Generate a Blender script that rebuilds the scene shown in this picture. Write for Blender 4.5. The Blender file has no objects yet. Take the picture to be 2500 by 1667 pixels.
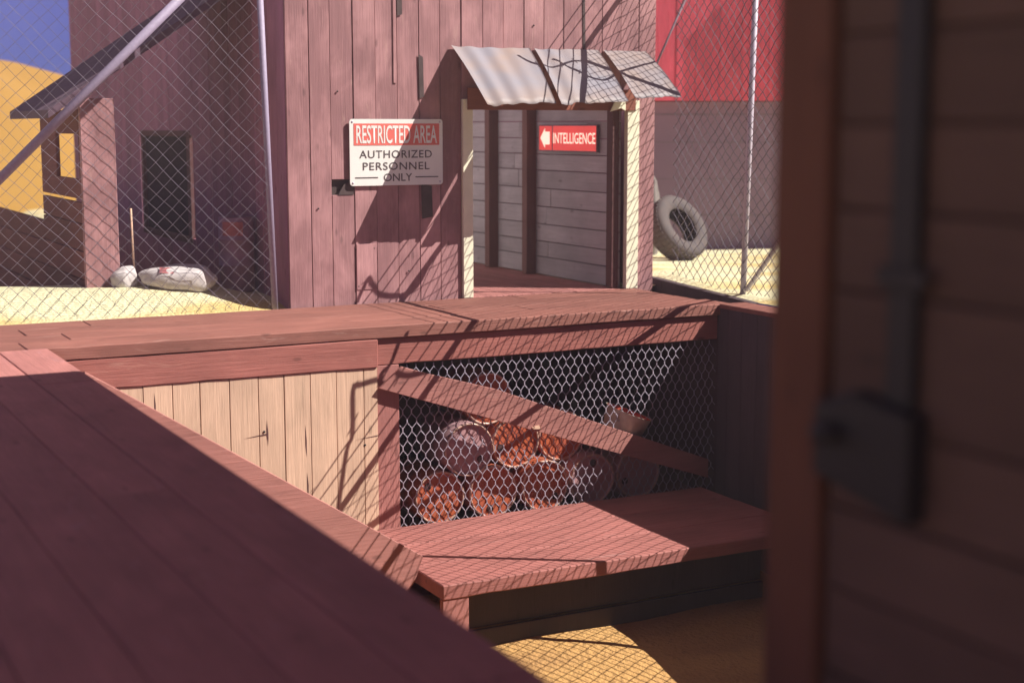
import bpy, bmesh, math, random
from mathutils import Vector, Matrix

random.seed(7)
scn = bpy.context.scene
COL = scn.collection
PI = math.pi

# ------------------------------------------------------------------ camera
cam_d = bpy.data.cameras.new("camera")
cam = bpy.data.objects.new("camera", cam_d)
COL.objects.link(cam)
RX = Vector((0.88484, -0.46590, 0.0))        # camera right in world
RD = Vector((-0.06565, -0.12467, -0.99002))  # camera down
RF = Vector((0.46126, 0.87602, -0.14091))    # camera forward
rot = Matrix((RX, -RD, -RF)).transposed()
cam.matrix_world = Matrix.Translation((0, 0, 2.0)) @ rot.to_4x4()
cam_d.sensor_fit = 'HORIZONTAL'
cam_d.sensor_width = 36.0
cam_d.lens = 36.0 * 3665.98 / 2500.0
cam_d.clip_start = 0.05
cam_d.clip_end = 2000
cam_d.dof.use_dof = True
cam_d.dof.focus_distance = 15.5
cam_d.dof.aperture_fstop = cam_d.lens / 1000.0 / 0.062
scn.camera = cam

# ------------------------------------------------------------------ light
SUN = Vector((-1, 0.68, -1.21)).normalized()     # direction the light travels
elev = math.asin(-SUN.z)
azim = math.atan2(-SUN.x, -SUN.y)                # compass angle of the sun, from +Y towards +X
world = bpy.data.worlds.new("World")
scn.world = world
world.use_nodes = True
wn = world.node_tree
bg = wn.nodes["Background"]
sky = wn.nodes.new("ShaderNodeTexSky")
sky.sky_type = 'NISHITA'
sky.sun_disc = False
sky.sun_elevation = elev
sky.sun_rotation = azim
sky.air_density = 1.0
sky.dust_density = 0.0
sky.ozone_density = 4.0
tint = wn.nodes.new("ShaderNodeMix"); tint.data_type = 'RGBA'; tint.blend_type = 'MULTIPLY'
tint.inputs[0].default_value = 1.0
tint.inputs[7].default_value = (0.040, 0.082, 0.46, 1.0)     # the deep violet blue of this film stock's sky
wn.links.new(sky.outputs[0], tint.inputs[6])
# warm glow added overhead to fill the shade, clear blue towards the horizon
wtc = wn.nodes.new("ShaderNodeTexCoord"); wsp = wn.nodes.new("ShaderNodeSeparateXYZ")
wn.links.new(wtc.outputs['Generated'], wsp.inputs[0])
wmr = wn.nodes.new("ShaderNodeMapRange"); wmr.inputs[1].default_value = 0.16; wmr.inputs[2].default_value = 0.75
wmr.interpolation_type = 'SMOOTHSTEP'
wn.links.new(wsp.outputs[2], wmr.inputs[0])
warm_fill = wn.nodes.new("ShaderNodeMix"); warm_fill.data_type = 'RGBA'
warm_fill.inputs[7].default_value = (1.55, 1.10, 1.25, 1.0)
wn.links.new(wmr.outputs[0], warm_fill.inputs[0])
wn.links.new(tint.outputs[2], warm_fill.inputs[6])
wn.links.new(warm_fill.outputs[2], bg.inputs[0])
bg.inputs[1].default_value = 0.075

sun_d = bpy.data.lights.new("sun", 'SUN')
sun_d.energy = 4.6
sun_d.angle = math.radians(0.12)
sun_d.color = (1.0, 0.955, 0.87)
sun = bpy.data.objects.new("sun", sun_d)
sun.rotation_euler = SUN.to_track_quat('-Z', 'Y').to_euler()
sun.location = (20, -10, 25)
COL.objects.link(sun)

scn.view_settings.view_transform = 'Standard'
scn.view_settings.look = 'None'
scn.view_settings.exposure = 1.0
scn.view_settings.gamma = 1.0
scn.cycles.max_bounces = 8
scn.cycles.diffuse_bounces = 5

# ------------------------------------------------------------------ helpers
class MB:
    """collects boxes, prisms and tubes; build() links them as ONE mesh object"""
    def __init__(self):
        self.v = []; self.f = []; self.r = []; self.sm = []
    def add(self, vs, fs, rnd=None, smooth=False):
        b = len(self.v)
        if rnd is None: rnd = random.random()
        self.v += [Vector(p) for p in vs]
        for f in fs:
            self.f.append([b + i for i in f]); self.r.append(rnd); self.sm.append(smooth)
        return self
    def box(self, x0, x1, y0, y1, z0, z1, rnd=None, rot=None):
        vs = [Vector((x, y, z)) for z in (z0, z1) for y in (y0, y1) for x in (x0, x1)]
        if rot is not None:
            c = Vector(((x0+x1)/2, (y0+y1)/2, (z0+z1)/2))
            vs = [c + rot @ (p - c) for p in vs]
        self.add(vs, [(0,2,3,1),(4,5,7,6),(0,1,5,4),(2,6,7,3),(0,4,6,2),(1,3,7,5)], rnd)
        return self
    def plank(self, x0, x1, y0, y1, z0, z1, amp=0.003, rnd=None, edge=()):
        """a sawn board running along X: slightly bowed, with chipped corners"""
        n = max(6, int((x1-x0)/0.22))
        st = random.getstate(); rg = random.Random(int(x0*131+y0*977+z0*53)); random.setstate(st)
        ph = [rg.uniform(0, 6.28) for _ in range(4)]
        vs = []; fs = []
        for i in range(n+1):
            x = x0+(x1-x0)*i/n
            for k, (y, z) in enumerate(((y0, z0), (y1, z0), (y1, z1), (y0, z1))):
                dy = amp*(0.7*math.sin(x*1.3+ph[0]) + 0.5*rg.uniform(-1, 1)) if k in (0, 3) else 0.0
                dz = amp*(0.6*math.sin(x*1.7+ph[1+k % 2]) + 0.5*rg.uniform(-1, 1)) if z < z1+1 else 0.0
                if k in (3,) and rg.random() < 0.10: dz -= amp*rg.uniform(1.0, 2.6); dy += amp*rg.uniform(0.5, 2.0)
                if k == 0 and rg.random() < 0.10: dz += amp*rg.uniform(1.0, 2.6)
                vs.append((x, y+dy, z+dz))
        for i in range(n):
            a = i*4
            for k in range(4):
                k2 = (k+1) % 4
                fs.append((a+k, a+4+k, a+4+k2, a+k2))
        fs.append((0, 1, 2, 3)); b = n*4; fs.append((b+3, b+2, b+1, b))
        self.add(vs, fs, rnd)
        return self
    def prism(self, pts, vec, rnd=None):
        """planar polygon extruded along vec"""
        n = len(pts); vec = Vector(vec)
        a = [Vector(p) for p in pts]
        nrm = Vector((0,0,0))
        for i in range(n): nrm += a[i].cross(a[(i+1) % n])
        if nrm.dot(vec) > 0: a = a[::-1]
        vs = a + [p + vec for p in a]
        fs = [tuple(range(n)), tuple(range(2*n-1, n-1, -1))]
        for i in range(n):
            j = (i+1) % n
            fs.append((j, i, n+i, n+j))
        self.add(vs, fs, rnd)
        return self
    def tube(self, pts, r, n=6, rnd=None, smooth=True, caps=True):
        pts = [Vector(p) for p in pts]
        m = len(pts)
        rr = r if isinstance(r, (list, tuple)) else [r]*m
        vs = []; up = None
        for i, p in enumerate(pts):
            t = (pts[min(i+1, m-1)] - pts[max(i-1, 0)]).normalized()
            if up is None:
                up = t.orthogonal().normalized()
            up = (up - t*up.dot(t))
            up = up.normalized() if up.length > 1e-6 else t.orthogonal().normalized()
            w = t.cross(up)
            for k in range(n):
                a = 2*PI*k/n
                vs.append(p + (up*math.cos(a) + w*math.sin(a))*rr[i])
        fs = []
        for i in range(m-1):
            for k in range(n):
                k2 = (k+1) % n
                fs.append((i*n+k, i*n+k2, (i+1)*n+k2, (i+1)*n+k))
        self.add(vs, fs, rnd, smooth)
        if caps:
            b = len(self.v) - len(vs)
            self.f.append([b+k for k in range(n)][::-1]); self.r.append(self.r[-1]); self.sm.append(False)
            self.f.append([b+(m-1)*n+k for k in range(n)]); self.r.append(self.r[-1]); self.sm.append(False)
        return self
    def lathe(self, prof, n=32, rnd=None, smooth=True, mat=None):
        """prof: list of (radius, z) revolved about Z"""
        vs = []; fs = []
        for (r, z) in prof:
            for k in range(n):
                a = 2*PI*k/n
                vs.append(Vector((r*math.cos(a), r*math.sin(a), z)))
        for i in range(len(prof)-1):
            for k in range(n):
                k2 = (k+1) % n
                fs.append((i*n+k, i*n+k2, (i+1)*n+k2, (i+1)*n+k))
        if mat is not None: vs = [mat @ p for p in vs]
        self.add(vs, fs, rnd, smooth)
        return self
    def build(self, name, mat, parent=None, bevel=0.0, recalc=False):
        off = parent.matrix_basis.translation.copy() if parent is not None and not parent.get('_local') else Vector((0,0,0))
        if parent is not None and parent.parent is not None and not parent.parent.get('_local'):
            off = off + parent.parent.matrix_basis.translation
        me = bpy.data.meshes.new(name)
        me.from_pydata([p - off for p in self.v], [], self.f)
        at = me.attributes.new('rnd', 'FLOAT', 'FACE')
        at.data.foreach_set('value', self.r)
        me.polygons.foreach_set('use_smooth', self.sm)
        me.materials.append(mat)
        if recalc:
            bm = bmesh.new(); bm.from_mesh(me)
            bmesh.ops.recalc_face_normals(bm, faces=bm.faces[:]); bm.to_mesh(me); bm.free()
        me.update()
        o = bpy.data.objects.new(name, me)
        COL.objects.link(o)
        if parent is not None: o.parent = parent
        if bevel:
            md = o.modifiers.new('bevel', 'BEVEL')
            md.width = bevel; md.segments = 1; md.limit_method = 'ANGLE'
        return o

def tag(o, label=None, cat=None, group=None, kind=None):
    if label: o['label'] = label
    if cat: o['category'] = cat
    if group: o['group'] = group
    if kind: o['kind'] = kind
    return o
def thing(name, label, cat, loc=(0,0,0), group=None):
    o = bpy.data.objects.new(name, None)
    o.empty_display_size = 0.2
    COL.objects.link(o)
    o.location = loc
    o.matrix_basis = Matrix.Translation(loc)
    return tag(o, label, cat, group)
def copy_tree(o, parent=None):
    c = o.copy(); COL.objects.link(c)
    if parent: c.parent = parent
    for ch in list(o.children): copy_tree(ch, c)
    return c

# ------------------------------------------------------------------ materials
def newmat(name):
    m = bpy.data.materials.new(name); m.use_nodes = True
    nt = m.node_tree
    return m, nt, nt.nodes["Principled BSDF"]
def N(nt, typ, **kw):
    n = nt.nodes.new(typ)
    for k, v in kw.items(): setattr(n, k, v)
    return n
def mixrgb(nt, a, b, fac, blend='MIX'):
    n = N(nt, "ShaderNodeMix", data_type='RGBA', blend_type=blend)
    for sock, val in ((n.inputs[0], fac), (n.inputs[6], a), (n.inputs[7], b)):
        if hasattr(val, 'is_linked') or hasattr(val, 'links'): nt.links.new(val, sock)
        elif isinstance(val, (int, float)): sock.default_value = val
        else: sock.default_value = (*val, 1.0)
    return n.outputs[2]
def mth(nt, op, a, b=0.0):
    n = N(nt, "ShaderNodeMath", operation=op)
    for sock, val in ((n.inputs[0], a), (n.inputs[1], b)):
        if hasattr(val, 'links'): nt.links.new(val, sock)
        else: sock.default_value = val
    return n.outputs[0]
def ramp(nt, fac, p0, p1):
    n = N(nt, "ShaderNodeMapRange")
    n.inputs[1].default_value = p0; n.inputs[2].default_value = p1
    n.clamp = True
    nt.links.new(fac, n.inputs[0])
    return n.outputs[0]

def wood(name, base, grain='Z', vary=0.28, worn=(0.62, 0.5, 0.42), worn_amt=0.25, dark=0.45, rough=0.75, gscale=1.0, hue=None):
    """painted weathered boards; per-board tone from the 'rnd' attribute"""
    m, nt, bs = newmat(name)
    tc = N(nt, "ShaderNodeTexCoord")
    at = N(nt, "ShaderNodeAttribute", attribute_name='rnd')
    vm = N(nt, "ShaderNodeVectorMath", operation='SCALE'); vm.inputs[3].default_value = 37.0
    cmb = N(nt, "ShaderNodeCombineXYZ")
    for i in range(3): nt.links.new(at.outputs['Fac'], cmb.inputs[i])
    nt.links.new(cmb.outputs[0], vm.inputs[0])
    add = N(nt, "ShaderNodeVectorMath", operation='ADD')
    nt.links.new(tc.outputs['Object'], add.inputs[0]); nt.links.new(vm.outputs[0], add.inputs[1])
    def noise(sc_along, sc_cross, detail, dist=0.0, rough_=0.6):
        mp = N(nt, "ShaderNodeMapping")
        s = [sc_cross*gscale]*3; s['XYZ'.index(grain)] = sc_along*gscale
        mp.inputs['Scale'].default_value = s
        nt.links.new(add.outputs[0], mp.inputs[0])
        n = N(nt, "ShaderNodeTexNoise"); n.inputs['Scale'].default_value = 1.0
        n.inputs['Detail'].default_value = detail; n.inputs['Roughness'].default_value = rough_
        n.inputs['Distortion'].default_value = dist
        nt.links.new(mp.outputs[0], n.inputs[0])
        return n.outputs[0]
    g1 = noise(0.9, 16, 5, 1.2)
    g2 = noise(2.2, 60, 3, 0.4)
    blot = noise(1.1, 2.2, 4, 0.3)
    wear = noise(1.6, 9, 6, 0.8, 0.7)
    # brightness factor
    f = mth(nt, 'MULTIPLY_ADD', g1, 0.40); f.node.inputs[2].default_value = 0.80
    f2 = mth(nt, 'MULTIPLY_ADD', g2, 0.24); f2.node.inputs[2].default_value = 0.88
    f3 = mth(nt, 'MULTIPLY_ADD', blot, 0.85); f3.node.inputs[2].default_value = 0.575
    fr = mth(nt, 'MULTIPLY_ADD', at.outputs['Fac'], vary*2); fr.node.inputs[2].default_value = 1-vary
    tot = mth(nt, 'MULTIPLY', mth(nt, 'MULTIPLY', f, f2), mth(nt, 'MULTIPLY', f3, fr))
    gray = N(nt, "ShaderNodeCombineColor")
    for i in range(3): nt.links.new(tot, gray.inputs[i])
    c = mixrgb(nt, base, gray.outputs[0], 1.0, 'MULTIPLY')
    if hue is not None:
        hb = ramp(nt, blot, 0.45, 0.75)
        c = mixrgb(nt, c, hue, mth(nt, 'MULTIPLY', hb, 0.5))
    wm = ramp(nt, wear, 0.60, 0.74)
    c = mixrgb(nt, c, worn, mth(nt, 'MULTIPLY', wm, worn_amt))
    dm = ramp(nt, g1, 0.36, 0.24)
    c = mixrgb(nt, c, tuple(v*0.35 for v in base), mth(nt, 'MULTIPLY', dm, dark))
    kmp = N(nt, "ShaderNodeMapping"); ks = [5.0]*3; ks['XYZ'.index(grain)] = 1.9
    kmp.inputs['Scale'].default_value = ks
    nt.links.new(add.outputs[0], kmp.inputs[0])
    kv = N(nt, "ShaderNodeTexVoronoi"); kv.inputs['Scale'].default_value = 1.0
    nt.links.new(kmp.outputs[0], kv.inputs['Vector'])
    kf = ramp(nt, kv.outputs['Distance'], 0.125, 0.06)
    c = mixrgb(nt, c, tuple(v*0.42 for v in base), mth(nt, 'MULTIPLY', kf, 0.6))
    nt.links.new(c, bs.inputs['Base Color'])
    bs.inputs['Roughness'].default_value = rough
    bs.inputs['Specular IOR Level'].default_value = 0.3
    bp = N(nt, "ShaderNodeBump"); bp.inputs['Strength'].default_value = 0.35; bp.inputs['Distance'].default_value = 0.01
    nt.links.new(mth(nt, 'ADD', g1, g2), bp.inputs['Height'])
    nt.links.new(bp.outputs[0], bs.inputs['Normal'])
    return m

def plain(name, col, rough=0.6, metal=0.0, nscale=8.0, namt=0.35, emit=0.0, col2=None, bump=0.0):
    m, nt, bs = newmat(name)
    tc = N(nt, "ShaderNodeTexCoord")
    n = N(nt, "ShaderNodeTexNoise"); n.inputs['Scale'].default_value = nscale; n.inputs['Detail'].default_value = 6
    nt.links.new(tc.outputs['Object'], n.inputs[0])
    c2 = col2 if col2 is not None else tuple(v*(1-namt) for v in col)
    fac = ramp(nt, n.outputs[0], 0.35, 0.68)
    c = mixrgb(nt, col, c2, fac)
    nt.links.new(c, bs.inputs['Base Color'])
    bs.inputs['Roughness'].default_value = rough
    bs.inputs['Metallic'].default_value = metal
    if emit:
        nt.links.new(c, bs.inputs['Emission Color']); bs.inputs['Emission Strength'].default_value = emit
    if bump:
        bp = N(nt, "ShaderNodeBump"); bp.inputs['Strength'].default_value = bump; bp.inputs['Distance'].default_value = 0.02
        nt.links.new(n.outputs[0], bp.inputs['Height']); nt.links.new(bp.outputs[0], bs.inputs['Normal'])
    return m

def sand_mat(name, c1, c2):
    m, nt, bs = newmat(name)
    tc = N(nt, "ShaderNodeTexCoord")
    def no(s, d, dist=0.0, sc=None):
        n = N(nt, "ShaderNodeTexNoise"); n.inputs['Scale'].default_value = s; n.inputs['Detail'].default_value = d
        n.inputs['Distortion'].default_value = dist
        if sc:
            mp = N(nt, "ShaderNodeMapping"); mp.inputs['Scale'].default_value = sc
            nt.links.new(tc.outputs['Object'], mp.inputs[0]); nt.links.new(mp.outputs[0], n.inputs[0])
        else: nt.links.new(tc.outputs['Object'], n.inputs[0])
        return n.outputs[0]
    big = no(0.55, 4, 0.5, (0.8, 2.2, 1))
    fine = no(24, 5)
    c = mixrgb(nt, c1, c2, ramp(nt, big, 0.47, 0.62))
    c = mixrgb(nt, c, tuple(v*0.6 for v in c2), mth(nt, 'MULTIPLY', ramp(nt, fine, 0.56, 0.75), 0.45))
    nt.links.new(c, bs.inputs['Base Color'])
    bs.inputs['Roughness'].default_value = 0.95
    bp = N(nt, "ShaderNodeBump"); bp.inputs['Strength'].default_value = 0.6; bp.inputs['Distance'].default_value = 0.05
    mid = no(5.5, 3, 0.8)
    nt.links.new(mth(nt, 'ADD', fine, mth(nt, 'MULTIPLY', mid, 1.6)), bp.inputs['Height']); nt.links.new(bp.outputs[0], bs.inputs['Normal'])
    return m

M = {}
M['barn'] = wood('barn_red_boards', (0.310, 0.153, 0.160), 'Z', 0.07, (0.62, 0.40, 0.33), 0.4, 0.35, hue=(0.66, 0.36, 0.36))
M['barn_inside'] = wood('barn_grey_boards', (0.479, 0.453, 0.470), 'Y', 0.10, (0.40, 0.30, 0.36), 0.3, 0.4)
M['stud'] = wood('stud_rust_wood', (0.221, 0.115, 0.102), 'Z', 0.1, (0.4, 0.2, 0.16), 0.2)
M['header'] = wood('header_rust_wood', (0.240, 0.080, 0.052), 'X', 0.1, (0.4, 0.2, 0.16), 0.2)
M['deckx'] = wood('deck_boards_along', (0.240, 0.095, 0.075), 'X', 0.10, (0.50, 0.30, 0.26), 0.55, 0.4)
M['decky'] = wood('walkway_boards', (0.395, 0.161, 0.145), 'Y', 0.09, (0.46, 0.26, 0.28), 0.5, 0.4)
M['fascia'] = wood('fascia_red_board', (0.310, 0.108, 0.090), 'X', 0.08, (0.60, 0.36, 0.28), 0.3, 0.3)
M['post'] = wood('post_red_wood', (0.378, 0.152, 0.136), 'Z', 0.06, (0.62, 0.40, 0.32), 0.25, 0.3)
M['diag'] = wood('brace_red_wood', (0.378, 0.160, 0.140), 'X', 0.06, (0.62, 0.40, 0.32), 0.3, 0.35)
M['tan'] = wood('tan_bare_boards', (0.622, 0.409, 0.292), 'Z', 0.07, (0.82, 0.60, 0.40), 0.35, 0.35)
M['step'] = wood('step_red_plank', (0.345, 0.128, 0.113), 'X', 0.05, (0.50, 0.30, 0.28), 0.5, 0.4)
M['dark'] = wood('dark_old_wood', (0.115, 0.05, 0.05), 'Z', 0.15, (0.2, 0.1, 0.1), 0.2, 0.3)
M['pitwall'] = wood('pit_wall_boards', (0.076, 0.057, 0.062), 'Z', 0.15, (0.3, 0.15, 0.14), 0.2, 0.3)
M['white'] = plain('white_trim_paint', (0.86, 0.82, 0.62), 0.6, 0, 5, 0.1)
M['trim_y'] = M['white']
M['tin'] = plain('corrugated_tin', (0.212, 0.197, 0.231), 0.6, 0.0, 2.2, 0.2, col2=(0.27, 0.20, 0.18))
M['galv'] = plain('galvanized_steel', (0.56, 0.50, 0.60), 0.45, 0.0, 30, 0.15)
M['wire'] = plain('galvanized_wire', (0.112, 0.094, 0.120), 0.5, 0.0, 40, 0.2)
M['hexwire'] = plain('chicken_wire_steel', (0.400, 0.348, 0.425), 0.45, 0.0, 40, 0.15)
M['rustwire'] = plain('rusty_barbed_wire', (0.16, 0.10, 0.09), 0.7, 0.3, 40, 0.3)
M['red_steel'] = plain('red_drum_paint', (0.458, 0.104, 0.041), 0.5, 0, 5, 0.35, col2=(0.40, 0.09, 0.05), bump=0.05)
M['pink_steel'] = plain('faded_pink_drum_paint', (0.416, 0.242, 0.265), 0.55, 0, 4, 0.3, col2=(0.44, 0.22, 0.22), bump=0.05)
M['rim'] = plain('drum_rim_steel', (0.66, 0.42, 0.34), 0.4, 0.2, 30, 0.3)
M['bung'] = plain('drum_bung_dark', (0.08, 0.04, 0.04), 0.6)
M['bucket'] = plain('white_bucket_enamel', (0.612, 0.561, 0.468), 0.4, 0, 12, 0.2)
M['bucket_in'] = plain('red_bucket_inside', (0.55, 0.09, 0.05), 0.5)
M['rubber'] = plain('dusty_tyre_rubber', (0.089, 0.068, 0.065), 0.85, 0, 10, 0.3, col2=(0.07, 0.06, 0.062), bump=0.3)
M['rubber_in'] = plain('dark_tyre_rubber', (0.036, 0.021, 0.024), 0.9)
M['rock'] = plain('grey_rock', (0.198, 0.171, 0.160), 0.9, 0, 5, 0.35, bump=0.6)
M['sack'] = plain('white_sack_cloth', (0.541, 0.492, 0.492), 0.9, 0, 14, 0.2, bump=0.3)
M['sack_red'] = plain('red_sack_print', (0.45, 0.15, 0.16), 0.9)
M['sign_w'] = plain('sign_white_enamel', (0.84, 0.82, 0.78), 0.45, 0, 3, 0.10)
M['sign_r'] = plain('sign_red_enamel', (0.78, 0.16, 0.13), 0.45, 0, 6, 0.08)
M['sign_k'] = plain('sign_black_lettering', (0.10, 0.075, 0.08), 0.6)
M['lit_r'] = plain('lit_sign_red', (0.80, 0.045, 0.04), 0.4, 0, 5, 0.15, emit=0.36)
M['lit_w'] = plain('lit_sign_cream', (0.95, 0.86, 0.68), 0.4, 0, 5, 0.04, emit=0.42)
M['sign_box'] = plain('sign_box_metal', (0.22, 0.17, 0.21), 0.5)
M['red_wall'] = wood('far_red_paint_boards', (0.762, 0.107, 0.158), 'Z', 0.03, (0.72, 0.2, 0.2), 0.1, 0.2)
M['grey_wall'] = plain('far_grey_plaster', (0.270, 0.195, 0.264), 0.9, 0, 1.2, 0.12, bump=0.1)
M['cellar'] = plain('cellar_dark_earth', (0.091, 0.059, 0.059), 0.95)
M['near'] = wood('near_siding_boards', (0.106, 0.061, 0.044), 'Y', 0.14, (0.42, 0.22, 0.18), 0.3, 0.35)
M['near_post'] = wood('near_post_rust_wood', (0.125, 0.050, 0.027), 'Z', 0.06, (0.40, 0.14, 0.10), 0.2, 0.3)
M['iron'] = plain('black_iron', (0.012, 0.008, 0.008), 0.6, 0.0, 20, 0.3)
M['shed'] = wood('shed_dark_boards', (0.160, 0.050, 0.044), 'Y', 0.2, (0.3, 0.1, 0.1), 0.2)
M['shed_roof'] = plain('shed_purple_shingle', (0.132, 0.075, 0.111), 0.85, 0, 6, 0.25)
M['barn_side'] = wood('barn_side_boards', (0.346, 0.152, 0.216), 'Z', 0.14, (0.34, 0.2, 0.22), 0.25, 0.3)
M['glass_dark'] = plain('dark_window_pane', (0.05, 0.03, 0.036), 1.0)
M['sand'] = sand_mat('pale_yellow_sand', (0.60, 0.56, 0.36), (0.56, 0.42, 0.17))
M['pit_sand'] = sand_mat('ochre_packed_sand', (0.480, 0.267, 0.093), (0.40, 0.215, 0.08))
M['hill'] = plain('ochre_hill', (0.292, 0.147, 0.018), 0.95, 0, 0.07, 0.2, col2=(0.33, 0.18, 0.03), bump=0.3)

# ------------------------------------------------------------------ the setting: ground
def smooth(a, b, x):
    t = max(0.0, min(1.0, (x-a)/(b-a))); return t*t*(3-2*t)
def ground_z(x, y):
    z = -0.03
    # mound behind the deck, left of the barn
    bump = smooth(15.95, 16.75, y) * (1 - smooth(17.1, 21.0, y))
    side = smooth(0.0, 2.6, x) * (1 - smooth(4.6, 5.75, x))
    z += (0.10 + 0.16*side) * bump * (1 - smooth(6.0, 6.6, x))
    # falls away behind
    if x < 7: z -= 0.5*smooth(17.4, 22.0, y)*(1 - smooth(5.5, 7.0, x))
    # right yard
    r = smooth(10.2, 11.0, x)
    z += r*(0.03 + 0.12*smooth(14.9, 16.2, y)*(1 - smooth(11.0, 12.6, x)))
    z += 0.025*math.sin(x*2.1 + 0.7*y)*math.cos(y*1.3 - 0.4*x)*smooth(16.0, 17.0, y)*(1 if x > 5.7 else 0.7)
    d = math.hypot(x, y-15)
    z += 2.2*smooth(30, 54, d)
    return z
def axis_pts(lo, hi, fine_lo, fine_hi, step):
    pts = []; p = fine_lo
    while p <= fine_hi + 1e-6: pts.append(p); p += step
    s = step; p = fine_lo
    left = []
    while p > lo: s *= 1.25; p -= s; left.append(max(p, lo))
    s = step; p = pts[-1]
    right = []
    while p < hi: s *= 1.25; p += s; right.append(min(p, hi))
    return left[::-1] + pts + right
gx = axis_pts(-58, 58, -3.4, 16.0, 0.2)
gy = axis_pts(-52, 68, -4.2, 24.0, 0.2)
mb = MB()
idx = {}
vs = []; fs = []
for j, y in enumerate(gy):
    for i, x in enumerate(gx):
        idx[i, j] = len(vs); vs.append((x, y, ground_z(x, y)))
for j in range(len(gy)-1):
    for i in range(len(gx)-1):
        cx, cy = (gx[i]+gx[i+1])/2, (gy[j]+gy[j+1])/2
        if -3.2 < cx < 10.51 and -4.2 < cy < 15.95: continue
        if 7.6 < cx < 10.2 and 15.9 < cy < 16.6: continue
        fs.append((idx[i,j], idx[i+1,j], idx[i+1,j+1], idx[i,j+1]))
mb.add(vs, fs, 0.5, True)
tag(mb.build('ground', M['sand']), kind='structure')

mb = MB()
px = [2.3 + 0.3*i for i in range(28)]; py = [-4.0 + 0.5*i for i in range(41)]
vs = []; fs = []
for y in py:
    for x in px:
        vs.append((x, y, -2.93 - 0.125*max(0.0, min(3.0, 12.3-y)) + 0.02*math.sin(3*x+2*y)))
n = len(px)
for j in range(len(py)-1):
    for i in range(n-1):
        fs.append((j*n+i, j*n+i+1, (j+1)*n+i+1, (j+1)*n+i))
mb.add(vs, fs, 0.5, True)
tag(mb.build('pit_ground', M['pit_sand']), kind='structure')

# ochre hills far behind the left fence
def hill(cx, cy, rx, ry, h, seed):
    random.seed(seed)
    mb = MB(); n = 48; m = 14; vs = []; fs = []
    ph = [random.uniform(0, 6.28) for _ in range(4)]
    for i in range(m+1):
        t = i/m
        for k in range(n):
            a = 2*PI*k/n
            w = 1 + 0.10*math.sin(3*a+ph[0]) + 0.06*math.sin(7*a+ph[1])
            z = h*(math.cos(t*PI)+1)/2*(1 + 0.05*math.sin(5*a+ph[2])*t) - 1.5
            vs.append((cx + rx*t*w*math.cos(a), cy + ry*t*w*math.sin(a), z))
    for i in range(m):
        for k in range(n):
            k2 = (k+1) % n
            fs.append((i*n+k, (i+1)*n+k, (i+1)*n+k2, i*n+k2))
    mb.add(vs, fs, 0.5, True)
    return tag(mb.build('hill', M['hill']), kind='structure')
hill(5.5, 46, 15, 11, 5.6, 3)
hill(-14, 56, 18, 9, 5.2, 4)
hill(20, 58, 22, 7, 5.4, 5)

# ------------------------------------------------------------------ barn
random.seed(11)
barn = thing('barn', 'tall weathered red plank barn with an open doorway under a tin awning', 'barn', (8.0, 18.0, 0))
BX0, BX1, BY, BZ = 5.597, 10.43, 15.97, 5.4
DX0, DX1, DH = 7.746, 10.184, 2.33
# front planks: (x0,x1, list of z spans)
slots = {}
seams = [BX0, 5.87, 6.118, 6.39, 6.66, 6.93, 7.205, 7.47, DX0, 8.02, 8.30, 8.57, 8.84, 9.11, 9.38, 9.65, 9.92, 10.184, BX1]
mb = MB()
for a, b in zip(seams[:-1], seams[1:]):
    spans = [(-0.3, BZ)]
    c = (a+b)/2
    if DX0 <= c <= DX1: spans = [(DH, BZ)]
    if abs(c-6.254) < 0.05: spans = [(-0.3, 1.245), (1.42, BZ)]
    if abs(c-6.525) < 0.05: spans = [(-0.3, 0.62), (0.63, 3.55), (3.56, BZ)]
    yo = random.uniform(-0.004, 0.011)
    for (z0, z1) in spans:
        g = random.uniform(0.001, 0.0055)
        mb.box(a+g, b-random.uniform(0.001, 0.0055), BY+yo, BY+yo+0.04, z0, z1)
# slivers that leave dark slots between boards
mb.build('front_wall', M['barn'], barn, 0.004)
# split battens: lighter worn strips and the dark slots beside them
for (xa, xb, z0, z1) in [(6.925, 6.985, 3.25, 4.4), (7.195, 7.25, 2.33, 2.83), (7.215, 7.35, 0.95, 1.36), (9.37, 9.40, 2.9, 3.6)]:
    MB().prism([(xa, BY-0.0075, z1), (xb, BY-0.0075, z1-0.03), (xb+0.012, BY-0.0075, z0+0.02), (xa+0.01, BY-0.0075, z0)], (0, 0.0035, 0)).build('board_gap', M['cellar'], barn)
mb = MB()
mb.prism([(6.19, BY-0.001, 1.245), (6.26, BY-0.001, 1.36), (6.38, BY-0.001, 1.42), (6.38, BY-0.001, 1.245)], (0, 0.004, 0))
mb.build('board_gap', M['cellar'], barn)
for (xa, xb, z0, z1) in [(6.40, 6.65, 0.16, 0.685), (6.88, 6.918, 2.5, 3.6)]:
    MB().box(xa, xb, BY-0.012, BY-0.006, z0, z1).build('patch_board', M['barn'], barn, 0.002)
for (xx, zz) in [(6.62, 0.63), (6.42, 0.2), (6.2, 2.4), (5.95, 1.1), (7.05, 0.35), (8.7, 3.2)]:
    MB().lathe([(0.0, 0.008), (0.009, 0.008), (0.011, 0.0)], 8, mat=Matrix.Translation((xx, BY-0.004, zz)) @ Matrix.Rotation(PI/2, 4, 'X')).build('nail_head', M['iron'], barn)
mb = MB().box(BX0+0.03, DX0-0.001, BY+0.055, BY+0.075, -0.3, BZ-0.02).box(DX1+0.001, BX1-0.03, BY+0.055, BY+0.075, -0.3, BZ-0.02).box(DX0+0.001, DX1-0.001, BY+0.055, BY+0.075, DH+0.002, BZ-0.02)
mb.build('wall_backing', M['cellar'], barn)
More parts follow.
